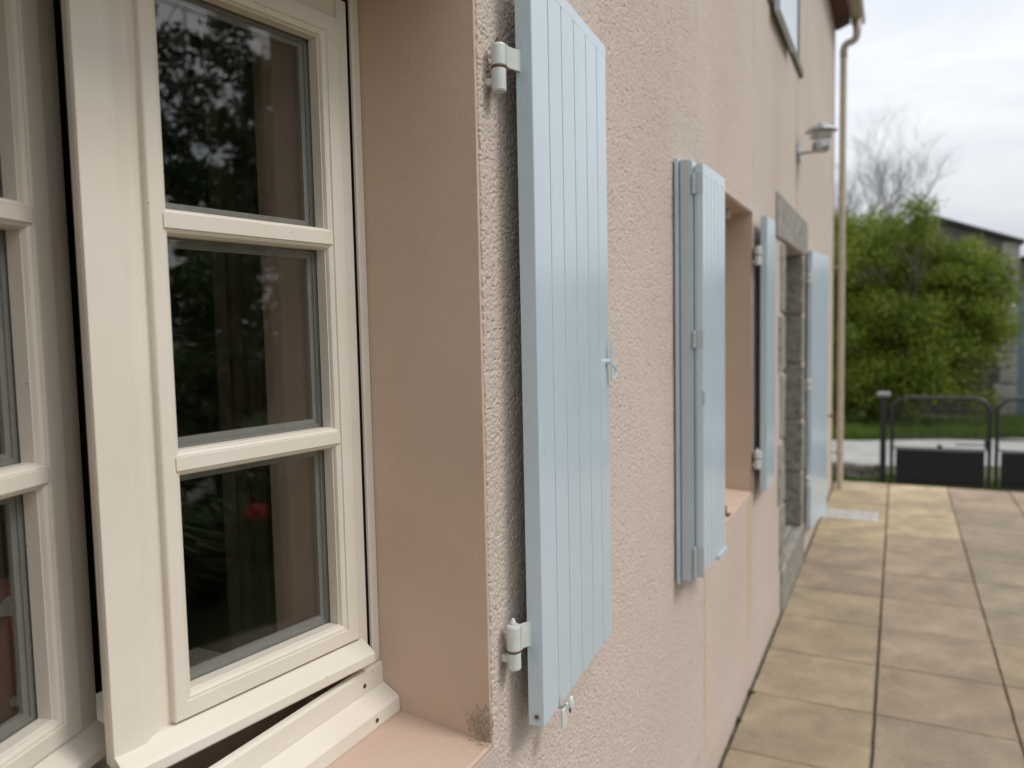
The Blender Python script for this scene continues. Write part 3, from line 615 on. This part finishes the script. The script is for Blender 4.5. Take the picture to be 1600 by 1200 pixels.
# second window casement (mostly hidden behind the shutter)
W2 = empty('casement_window', (-.215, 2.96, .86)); tag(W2, 'second window, white framed and set deep in its pink reveal behind the folded shutter', 'window')
bm = bmesh.new(); box(bm, -.06, 0, -.49, -.43, 0, 1.22, .003); box(bm, -.06, 0, .43, .494, 0, 1.22, .003); box(bm, -.06, 0, -.43, .43, 0, .06, .003); box(bm, -.06, 0, -.43, .43, 1.16, 1.22, .003); fin(bm, 'window_frame', 'cream', W2)
for y0 in (-.428, .004):
    bm = bmesh.new(); loft(bm, [(y0, y0+.424, .062, 1.158, -.05), (y0, y0+.424, .062, 1.158, -.006), (y0+.06, y0+.364, .12, 1.10, -.006), (y0+.06, y0+.364, .12, 1.10, -.05)]); sx_ = fin(bm, 'sash', 'cream', W2)
    boxo('pane', 'glass', sx_, -.032, -.028, y0+.058, y0+.366, .118, 1.102)
    for zz in (.44, .77): boxo('glazing_bar', 'cream', sx_, -.04, -.010, y0+.062, y0+.362, zz, zz+.03, .003)
# hook on the second window lintel and on its sill
bm = bmesh.new(); lathe(bm, [(.011, 0), (.013, .004), (.013, .03), (.006, .036)], (-.07, 3.28, 2.04), 14); tag(fin(bm, 'lintel_catch', 'hinge', None), 'small white catch under the lintel of the second window', 'catch')
bm = bmesh.new(); tube(bm, [(-.02, 2.99, .868), (-.02, 2.99, .90)], .004, 8); box(bm, -.04, .0, 2.965, 3.0, .866, .872, .002); tag(fin(bm, 'sill_catch', 'rust', None), 'dark metal catch on the sill of the second window', 'catch')

# eaves, gutter, roof
bm = bmesh.new(); prism(bm, [(-.45, 4.42), (.02, 4.36), (.125, 4.40), (.125, 4.47), (-.45, 4.70)], YW0-.1, YW1+.06); fin(bm, 'eave', 'eave', H, hl)
bm = bmesh.new(); n_ = 44
for q in range(n_):      # rows of clay tiles along the eave
    y = YW0 + q*.24; b2 = bmesh.new(); pts = []
    for t in range(7):
        a = math.pi*t/6; pts.append((y+.12+.105*math.cos(a), .06*math.sin(a)))
    for i in range(4):
        A = [b2.verts.new((.15-i*.9, p, 4.50+i*.36+z_)) for p, z_ in pts]; B = [b2.verts.new((.15-(i+1)*.9+.05, p, 4.50+(i+1)*.36-.01+z_)) for p, z_ in pts]
        for u_, v_ in zip(range(6), range(1, 7)): b2.faces.new((A[u_], A[v_], B[v_], B[u_]))
    merge(bm, b2)
o = fin(bm, 'roof_tiles', 'tile', H, hl); o['kind'] = 'stuff'
bm = bmesh.new(); prism(bm, [(-3.5, 5.93), (.10, 4.475), (.10, 4.50), (-3.5, 5.96)], YW0, YW1+.04); prism(bm, [(-3.5, 5.93), (-7.1, 4.475), (-7.1, 4.50), (-3.5, 5.96)], YW0, YW1+.04); fin(bm, 'roof', 'tile', H, hl)
for ye in (YW0, YW1-.4):
    bm = bmesh.new()
    a = [bm.verts.new((x, ye, z)) for x, z in ((-.46, 4.43), (-6.5, 4.43), (-3.5, 5.9))]; b = [bm.verts.new((x, ye+.395, z)) for x, z in ((-.46, 4.43), (-6.5, 4.43), (-3.5, 5.9))]
    for k in range(3): bm.faces.new((a[k], a[(k+1)%3], b[(k+1)%3], b[k]))
    bm.faces.new(a); bm.faces.new(b); fin(bm, 'gable', 'render', H, hl)
bm = bmesh.new(); GA, GB = [], []
prof = [(.19+.062*math.cos(a), 4.44+.062*math.sin(a)) for a in [math.pi+math.pi*k/12 for k in range(13)]]; prof += [(.19+.057*math.cos(a), 4.44+.057*math.sin(a)) for a in [2*math.pi-math.pi*k/12 for k in range(13)]]
prism(bm, prof, YW0, YW1+.10); box(bm, .13, .25, YW1+.09, YW1+.10, 4.39, 4.44, .01); fin(bm, 'gutter', 'pipe', H, hl, smooth=False)
DP = empty('downpipe', (.076, 7.98, -.02)); tag(DP, 'beige rainwater downpipe with swan neck at the far corner of the house', 'downpipe')
bm = bmesh.new(); tube(bm, [(0, 0, 0), (0, 0, 4.12)], .030, 20); fin(bm, 'pipe', 'pipe', DP, smooth=False)
bm = bmesh.new(); tube(bm, [(0,0,4.08), (0,0,4.15), (.012,0,4.185), (.035,0,4.205), (.075,0,4.215), (.10,0,4.235), (.112,0,4.27), (.114,0,4.41)], [.033, .033, .033, .033, .033, .033, .034, .04], 18); fin(bm, 'swan_neck', 'pipe', DP, smooth=True)
for zz in (.35, 2.13):
    bm = bmesh.new(); tube(bm, [(0,0,zz), (0,0,zz+.035)], .036, 18); box(bm, -.09, -.03, -.01, .01, zz+.008, zz+.026); fin(bm, 'bracket', 'pipe', DP)

# wall lamp
LP = empty('wall_lamp', (0, 5.12, 2.645)); tag(LP, 'galvanised wall lamp with dished top shade near the end of the house', 'lamp')
bm = bmesh.new(); b2 = bmesh.new(); lathe(b2, [(.058, 0), (.06, .006), (.055, .016), (.02, .02)], (0,0,0), 24); bmesh.ops.rotate(b2, verts=b2.verts, matrix=Matrix.Rotation(R(90), 3, 'Y')); merge(bm, b2); fin(bm, 'wall_plate', 'lampm', LP)
bm = bmesh.new(); tube(bm, [(.015, 0, 0), (.08, 0, 0), (.12, 0, .004)], .009, 10); fin(bm, 'arm', 'lampm', LP)
bm = bmesh.new(); lathe(bm, [(.018, -.01), (.045, 0), (.052, .02), (.052, .05), (.047, .052)], (.132, 0, 0), 24); fin(bm, 'lamp_cup', 'lampm', LP)
bm = bmesh.new(); lathe(bm, [(.040, .052), (.040, .118), (.030, .12)], (.132, 0, 0), 24); fin(bm, 'lamp_glass', 'lampglass', LP)
bm = bmesh.new(); lathe(bm, [(.06, .085), (.066, .083), (.066, .087), (.06, .089)], (.132, 0, 0), 24); fin(bm, 'ring', 'lampm', LP)
bm = bmesh.new(); lathe(bm, [(.092, .116), (.094, .118), (.075, .135), (.045, .152), (.02, .160), (.018, .168), (.003, .170)], (.132, 0, 0), 32); fin(bm, 'lamp_shade', 'lampm', LP)
for k in range(3):
    a = 2*math.pi*k/3 + .4; bm = bmesh.new(); x, y = .132+.05*math.cos(a), .05*math.sin(a); tube(bm, [(x, y, .045), (x, y, .13)], .003, 6); fin(bm, 'rod', 'lampm', LP)

# ---- on the patio
DG = empty('drain_grating', (.23, 6.87, .0)); tag(DG, 'silvery rectangular drain grating let into the patio by the house corner', 'drain grating')
bm = bmesh.new(); loft(bm, [(-.165, .165, -.205, .205, 0), (-.165, .165, -.205, .205, .006), (-.15, .15, -.19, .19, .006), (-.15, .15, -.19, .19, 0)])
for v in bm.verts: v.co = Vector((v.co.z, v.co.y, v.co.x+.001))
fin(bm, 'frame', 'grille', DG)
for k in range(11): boxo('bar', 'grille', DG, -.19, .19, -.143+k*.028, -.128+k*.028, .001, .0052, .001)
def tuft(name, loc, n, h, spread, mat, label, cat, blade=.004):
    bm = bmesh.new()
    for q in range(n):
        a = random.uniform(0, 6.28); r = random.uniform(0, spread*.25); x, y = r*math.cos(a), r*math.sin(a); hh = h*random.uniform(.5, 1); o_ = spread*random.uniform(.3, 1)
        dx, dy = math.cos(a), math.sin(a); px, py = -dy*blade, dx*blade
        v = [bm.verts.new(c) for c in ((x-px, y-py, 0), (x+px, y+py, 0), (x+dx*o_*.5+px*1.4, y+dy*o_*.5+py*1.4, hh*.8), (x+dx*o_*.5-px*1.4, y+dy*o_*.5-py*1.4, hh*.8), (x+dx*o_, y+dy*o_, hh*.75))]
        bm.faces.new((v[0], v[1], v[2], v[3])); bm.faces.new((v[3], v[2], v[4]))
    o = fin(bm, name, mat, None, loc); return tag(o, label, cat)
tuft('weed', (.012, 3.355, -.01), 14, .022, .03, 'leafmid', 'tiny green weed in the joint at the wall foot, the farther of two', 'weed')
tuft('weed', (.012, 3.09, -.01), 12, .018, .028, 'leafdark', 'tiny dark weed in the joint at the wall foot, the nearer of two', 'weed')

# ------------------------------------------------------------------ gate, post and low wall beyond the patio
def gate(x0, x1, y0, y1, label):
    wd = x1-x0; g = empty('gate', (x0, y0, -.36), math.atan2(y1-y0, wd)); tag(g, label, 'gate', 'garden gates at the end of the patio')
    r = .022; top = 1.046; c = .17
    arc0 = [(c-c*math.cos(a), 0, top-c+c*math.sin(a)) for a in [math.pi/2*k/6 for k in range(7)]]
    arc1 = [(wd-c+c*math.sin(a), 0, top-c+c*math.cos(a)) for a in [math.pi/2*k/6 for k in range(7)]]
    bm = bmesh.new(); tube(bm, [(0,0,0)]+arc0+arc1+[(wd,0,0)], r, 10); fin(bm, 'frame', 'dgrey', g)
    for zz, nm in ((.565, 'upper_rail'), (.44, 'lower_rail'), (-.0, 'foot_rail')):
        bm = bmesh.new(); tube(bm, [(0,0,zz), (wd,0,zz)], .010, 8); fin(bm, nm, 'dgrey', g)
    boxo('solid_panel', 'black', g, -.012, wd-.06, -.004, .004, .0, .42, .002) if False else boxo('solid_panel', 'black', g, .045, wd-.045, -.006, .006, .0, .425, .002)
    bm = bmesh.new(); lathe(bm, [(.02, -.02), (.03, 0), (.02, .02)], (wd/2, -.01, .47), 12); fin(bm, 'knob', 'black', g)
    bm = bmesh.new()     # fine welded mesh
    n_ = int(wd/.022)
    for k in range(n_+1):
        x = k*wd/n_; zt = top
        if x < c: zt = top-c+math.sqrt(max(0, c*c-(c-x)**2))
        if x > wd-c: zt = top-c+math.sqrt(max(0, c*c-(x-wd+c)**2))
        box(bm, x-.0017, x+.0017, -.002, .002, .565, zt)
    for k in range(9):
        zz = .60+k*.05; box(bm, .01, wd-.01, -.0035, -.002, zz-.002, zz+.002)
    o = fin(bm, 'mesh_infill', 'dgrey', g); o['kind'] = 'stuff'
    bm = bmesh.new(); tube(bm, [(wd-.35, -.03, .50), (wd-.03, -.03, .505)], .008, 8); box(bm, wd-.05, wd+.01, -.04, .01, .46, .56, .004); fin(bm, 'latch', 'black', g)
gate(.51, 1.53, 10.30, 10.38, 'left-hand black garden gate, arched top and solid lower panel, beside the capped post')
gate(1.60, 2.62, 10.40, 10.48, 'right-hand black garden gate with arched top, cut off by the picture edge')
bm_ = empty('gate_post', (.415, 10.40, -.40)); tag(bm_, 'slim dark gate post with a pale square cap left of the gates', 'post')
boxo('post', 'dgrey', bm_, -.035, .035, -.035, .035, 0, 1.09, .003); boxo('cap', 'cap', bm_, -.075, .075, -.075, .075, 1.085, 1.14, .016, 3)
lw_ = empty('low_wall', (0, 10.7, -.40)); tag(lw_, 'low brown rubble wall stump running from behind the house to the gate post', 'wall')
for row in range(2):
    x = -1.6 + row*.09
    while x < .42:
        wd = random.uniform(.12, .24); boxo('stone', 'stone', lw_, x, min(x+wd, .45)-.008, -.1+random.uniform(-.02, .02), .1, row*.105, row*.105+.10, .018, 2, .012); x += wd

# ------------------------------------------------------------------ foliage
def leaves(name, parent, cent, rad, n, size, mat, shell=.55, aspect=.55, flat=.0, seed=1):
    """n leaf quads scattered in clumps (ellipsoids cent/rad)"""
    g = np.random.default_rng(seed); cent = np.array(cent); rad = np.array(rad); vol = rad.prod(1)**(2/3); idx = g.choice(len(cent), n, p=vol/vol.sum())
    d = g.normal(size=(n, 3)); d /= np.linalg.norm(d, axis=1)[:, None]; rr = shell + (1-shell)*g.random(n)**.6; rr *= 1+.16*g.normal(size=n)
    p = cent[idx] + d*rad[idx]*rr[:, None]
    a = g.normal(size=(n, 3)); a[:, 2] -= .3; a /= np.linalg.norm(a, axis=1)[:, None]; b = np.cross(a, g.normal(size=(n, 3))); b /= np.linalg.norm(b, axis=1)[:, None]
    s = size*(.6+.8*g.random(n))[:, None]
    v = np.stack([p-a*s, p+b*s*aspect, p+a*s, p-b*s*aspect], 1).reshape(-1, 3); f = np.arange(4*n).reshape(n, 4)
    me = npmesh(name, v, f, False); return link(name, me, mat, parent)
def clumps(n, c, r, rmin, rmax, seed, squash=.8):
    g = np.random.default_rng(seed); C_, R_ = [], []
    for k in range(n):
        d = g.normal(size=3); d /= np.linalg.norm(d); q = g.random()**.45; C_.append([c[i]+d[i]*r[i]*q for i in range(3)]); s = g.uniform(rmin, rmax); R_.append([s, s, s*squash])
    return C_, R_
def branch(bm, p, d, ln, r, depth, g, spread=.5, lift=.1, seg=5, kids=3):
    q = p.copy(); pts = [q.copy()]; dd = d.copy()
    for k in range(3): dd = (dd + Vector((g.uniform(-.15,.15), g.uniform(-.15,.15), g.uniform(-.1,.15)))).normalized(); q = q + dd*ln/3; pts.append(q.copy())
    tube(bm, pts, [r, r*.85, r*.7, r*.5], seg, False)
    if depth == 0: return
    for k in range(kids):
        nd = (dd + Vector((g.uniform(-1,1), g.uniform(-1,1), g.uniform(-.5,.8)+lift))*spread*1.3).normalized()
        t = g.uniform(.45, 1); s0 = pts[0].lerp(pts[-1], t) if t < .9 else pts[-1]
        branch(bm, s0, nd, ln*g.uniform(.62, .82), r*.52, depth-1, g, spread, lift, max(3, seg-1), kids)
def tree(name, loc, label, cat, cl, n, size, mat, th, tr, seed=1, shell=.4, group=None, limbs=6, aspect=.55):
    t = empty(name, loc); tag(t, label, cat, group); bm = bmesh.new(); g = random.Random(seed)
    tube(bm, [(0,0,-.1), (.03,.02,th*.4), (-.02,.04,th)], [tr, tr*.75, tr*.5], 9)
    for k in range(limbs):
        a = 6.28*k/limbs + g.uniform(-.4,.4); branch(bm, Vector((0,0,th*g.uniform(.45,1))), Vector((math.cos(a), math.sin(a), g.uniform(.4, 1.1))).normalized(), th*.5, tr*.4, 2, g, .5, .1, 5, 3)
    fin(bm, 'trunk', 'bark', t); leaves('crown', t, *cl, n, size, mat, shell, aspect, seed=seed); return t
# big bright bush across the road, overgrowing the barn
BC, BR = clumps(70, (-.15, 0, 1.95), (2.2, 1.2, 1.9), .3, .65, 3)
a2, b2_ = clumps(50, (-.1, 0, 3.62), (1.5, .8, .75), .2, .45, 5); BC += a2; BR += b2_
a2, b2_ = clumps(60, (1.45, .4, 2.0), (.95, .9, 1.15), .2, .42, 8); BC += a2; BR += b2_
a2, b2_ = clumps(60, (1.30, .2, 2.88), (.95, .6, .55), .18, .36, 12); BC += a2; BR += b2_
a2, b2_ = clumps(40, (.1, -.3, .7), (2.2, .7, .6), .25, .45, 9); BC += a2; BR += b2_
tree('bush', (.1, 16.3, -.42), 'big bright green bush across the road, overgrowing the stone barn', 'bush', (BC, BR), 125000, .030, 'leafbush', 2.2, .10, 21, .2)
t = empty('bare_tree', (-.75, 24, -.42)); tag(t, 'leafless tree with a haze of fine twigs behind the green bush', 'tree')
bm = bmesh.new(); g = random.Random(5); tube(bm, [(0,0,-.2), (.05,0,1.6), (.1,.05,4.2)], [.20,.15,.07], 9)
for k in range(16):
    a = 6.28*k/8 + g.uniform(-.3,.3); branch(bm, Vector((.05,0,g.uniform(2.8,4.2))), Vector((math.cos(a)*.9, math.sin(a)*.9, g.uniform(.3,1.2))).normalized(), 1.5, .035, 5, g, .62, .12, 4, 3)
fin(bm, 'trunk', 'bark', t)
# barn
BN = empty('stone_barn', (0, 19, -.42)); tag(BN, 'old grey rubble stone barn behind the bush with pale corner stones', 'barn')
bm = bmesh.new(); a = [(-6, 0), (2.62, 0), (2.62, 3.62), (1.2, 4.17), (-6, 1.9)]
A = [bm.verts.new((x, 0, z)) for x, z in a]; B = [bm.verts.new((x, 6, z)) for x, z in a]
for k in range(5): bm.faces.new((A[k], A[(k+1)%5], B[(k+1)%5], B[k]))
bm.faces.new(A); bm.faces.new(B); fin(bm, 'wall', 'barn', BN)
bm = bmesh.new(); box(bm, 3.5, 8, 0, 6, 0, 3.2); box(bm, 2.62, 3.5, 0.01, 6, 2.8, 3.2); fin(bm, 'side_wall', 'barn', BN)
for k in range(11):
    wd = (.16, .26)[k % 2]; boxo('quoin', 'quoin', BN, 2.63-wd, 2.78, -.03, .2, k*.33+.01, k*.33+.32, .02, 1, .01)
boxo('door', 'doorblue', BN, 2.79, 3.5, .1, .16, 0, 2.8)
g = random.Random(9); stm = []
for k in range(6):
    b_ = bmesh.new(); box(b_, -.5, .5, -.5, .5, -.5, .5, .16, 1, .07); me = bpy.data.meshes.new('stone'); b_.to_mesh(me); b_.free(); me.materials.append(M['barn']); stm.append(me)
z = .02
while z < 3.5:      # face stones where the wall shows beside the bush
    x = 1.2 + g.uniform(0, .1); hh = g.uniform(.13, .2)
    while x < 2.36:
        wd = g.uniform(.16, .34)
        if z + hh < 3.62 - 0 and x+wd < 2.46:
            o = bpy.data.objects.new('stone', g.choice(stm)); COL.objects.link(o); o.parent = BN; o.location = (x+wd/2, -.01, z+hh/2); o.scale = (wd*.94, .1, hh*.92)
        x += wd
    z += hh
bm = bmesh.new(); 
for (xa, za), (xb, zb) in (((1.2, 4.17), (2.85, 3.54)), ((1.2, 4.17), (-6.2, 1.85))):
    prism(bm, [(xa, za+.02), (xb, zb+.02), (xb, zb+.09), (xa, za+.10)], -.12, 6.1)
prism(bm, [(2.86, 3.22), (8.2, 3.22), (8.2, 3.32), (2.86, 3.32)], -.12, 6.1)
fin(bm, 'roof', 'barnroof', BN)
# verge and rough grass
def grassfield(name, n, fx, h, seed, label=None):
    g = np.random.default_rng(seed); P_ = fx(g, n); a = g.random(n)*6.28; hh = h*(.5+g.random(n)); lean = (g.random((n,2))-.5)*hh[:,None]*.9; wd = .006+.008*g.random(n)
    dx = np.cos(a)*wd; dy = np.sin(a)*wd; z = P_[:,2]
    v = np.stack([np.stack([P_[:,0]-dx, P_[:,1]-dy, z-.01],1), np.stack([P_[:,0]+dx, P_[:,1]+dy, z-.01],1), np.stack([P_[:,0]+lean[:,0], P_[:,1]+lean[:,1], z+hh],1)],1).reshape(-1,3)
    o = link(name, npmesh(name, v, np.arange(3*n).reshape(n,3), False), 'grass'); return tag(o, label, 'grass', kind='stuff')
def verge(g, n):
    x = -6+15*g.random(n); y = 14.25+x*.42+np.where(x<0, .3*-x*.4, 0)+g.random(n)**1.3*2.4; return np.stack([x, y, np.full(n, -.40)],1)
grassfield('verge_grass', 26000, verge, .16, 3, 'bright green grass verge along the far side of the road')
def gatefoot(g, n): return np.stack([-.2+3.4*g.random(n), 10.15+.9*g.random(n)**.8, np.full(n, -.40)],1)
grassfield('gate_grass', 5000, gatefoot, .05, 4, 'short green grass around the foot of the gates')
def lawn(g, n): return np.stack([7.3+12*g.random(n), -6+16*g.random(n), np.full(n, -.05)],1)
grassfield('lawn_grass', 30000, lawn, .05, 6, 'garden lawn beyond the drive opposite the house')
# garden opposite the windows (seen reflected in the panes)
for i, (x, y, h_, r_) in enumerate([(9.3, 5.6, 6.6, 2.0), (11.0, 9.0, 7.6, 2.6), (12.5, 3.4, 8.0, 2.6)]):
    c_ = clumps(130, (0, 0, h_*.58), (r_, r_, h_*.42), .15, .42, 30+i)
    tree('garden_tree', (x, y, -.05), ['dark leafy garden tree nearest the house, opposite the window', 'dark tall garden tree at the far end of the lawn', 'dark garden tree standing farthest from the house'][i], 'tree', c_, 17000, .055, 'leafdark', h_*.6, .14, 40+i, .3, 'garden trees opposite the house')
for i, (x, y, h_, r_) in enumerate([(4.3, 2.95, 2.5, .75), (4.9, 4.5, 2.2, .8), (4.1, 6.4, 1.4, .7), (4.2, .9, 1.5, .6)]):
    c_ = clumps(26, (0, 0, h_*.58), (r_*.8, r_*.8, h_*.38), .12, .28, 50+i)
    tree('garden_shrub', (x, y, -.05), ['leafy shrub edging the patio opposite the nearest window', 'taller round shrub edging the patio opposite the second window', 'leafy shrub edging the patio opposite the doorway', 'low leafy shrub at the near end of the patio edge'][i], 'shrub', c_, 7000, .034, 'leafmid', h_*.45, .03, 60+i, .3, 'shrubs along the patio edge', 5)
FL = empty('flower', (2.86, 2.50, -.05)); tag(FL, 'single red garden flower on a stem in front of the shrubs', 'flower')
bm = bmesh.new(); tube(bm, [(0,0,0), (.01,.01,.3), (0,0,.52)], .006, 6); fin(bm, 'stem', 'leafmid', FL)
leaves('petals', FL, [(0,0,.60)], [(.06,.06,.04)], 90, .026, 'petal', .4, .8, seed=5)
for i, (x, y) in enumerate([(2.95, 1.9), (3.3, 2.35), (3.9, 3.05), (3.0, 3.3)]):
    tuft('border_plant', (x, y, -.05), 420, .85, .5, 'leafmid', ['spiky green border plant nearest the camera at the patio edge', 'spiky border plant beside the red flower, on its near side', 'spiky border plant beside the red flower, on its far side', 'spiky green border plant farthest along the patio edge'][i], 'plant', .010)
# hedge closing the garden
hc, hr = [], []
for k in range(90):
    hc.append((0, -9+k*.3, random.uniform(.5, 2.4))); hr.append((.6, .5, .8))
hd = empty('hedge', (16, 1, -.05)); tag(hd, 'long dark hedge closing the garden opposite the house', 'hedge'); leaves('foliage', hd, hc, hr, 26000, .08, 'leafdark', .5, seed=8)
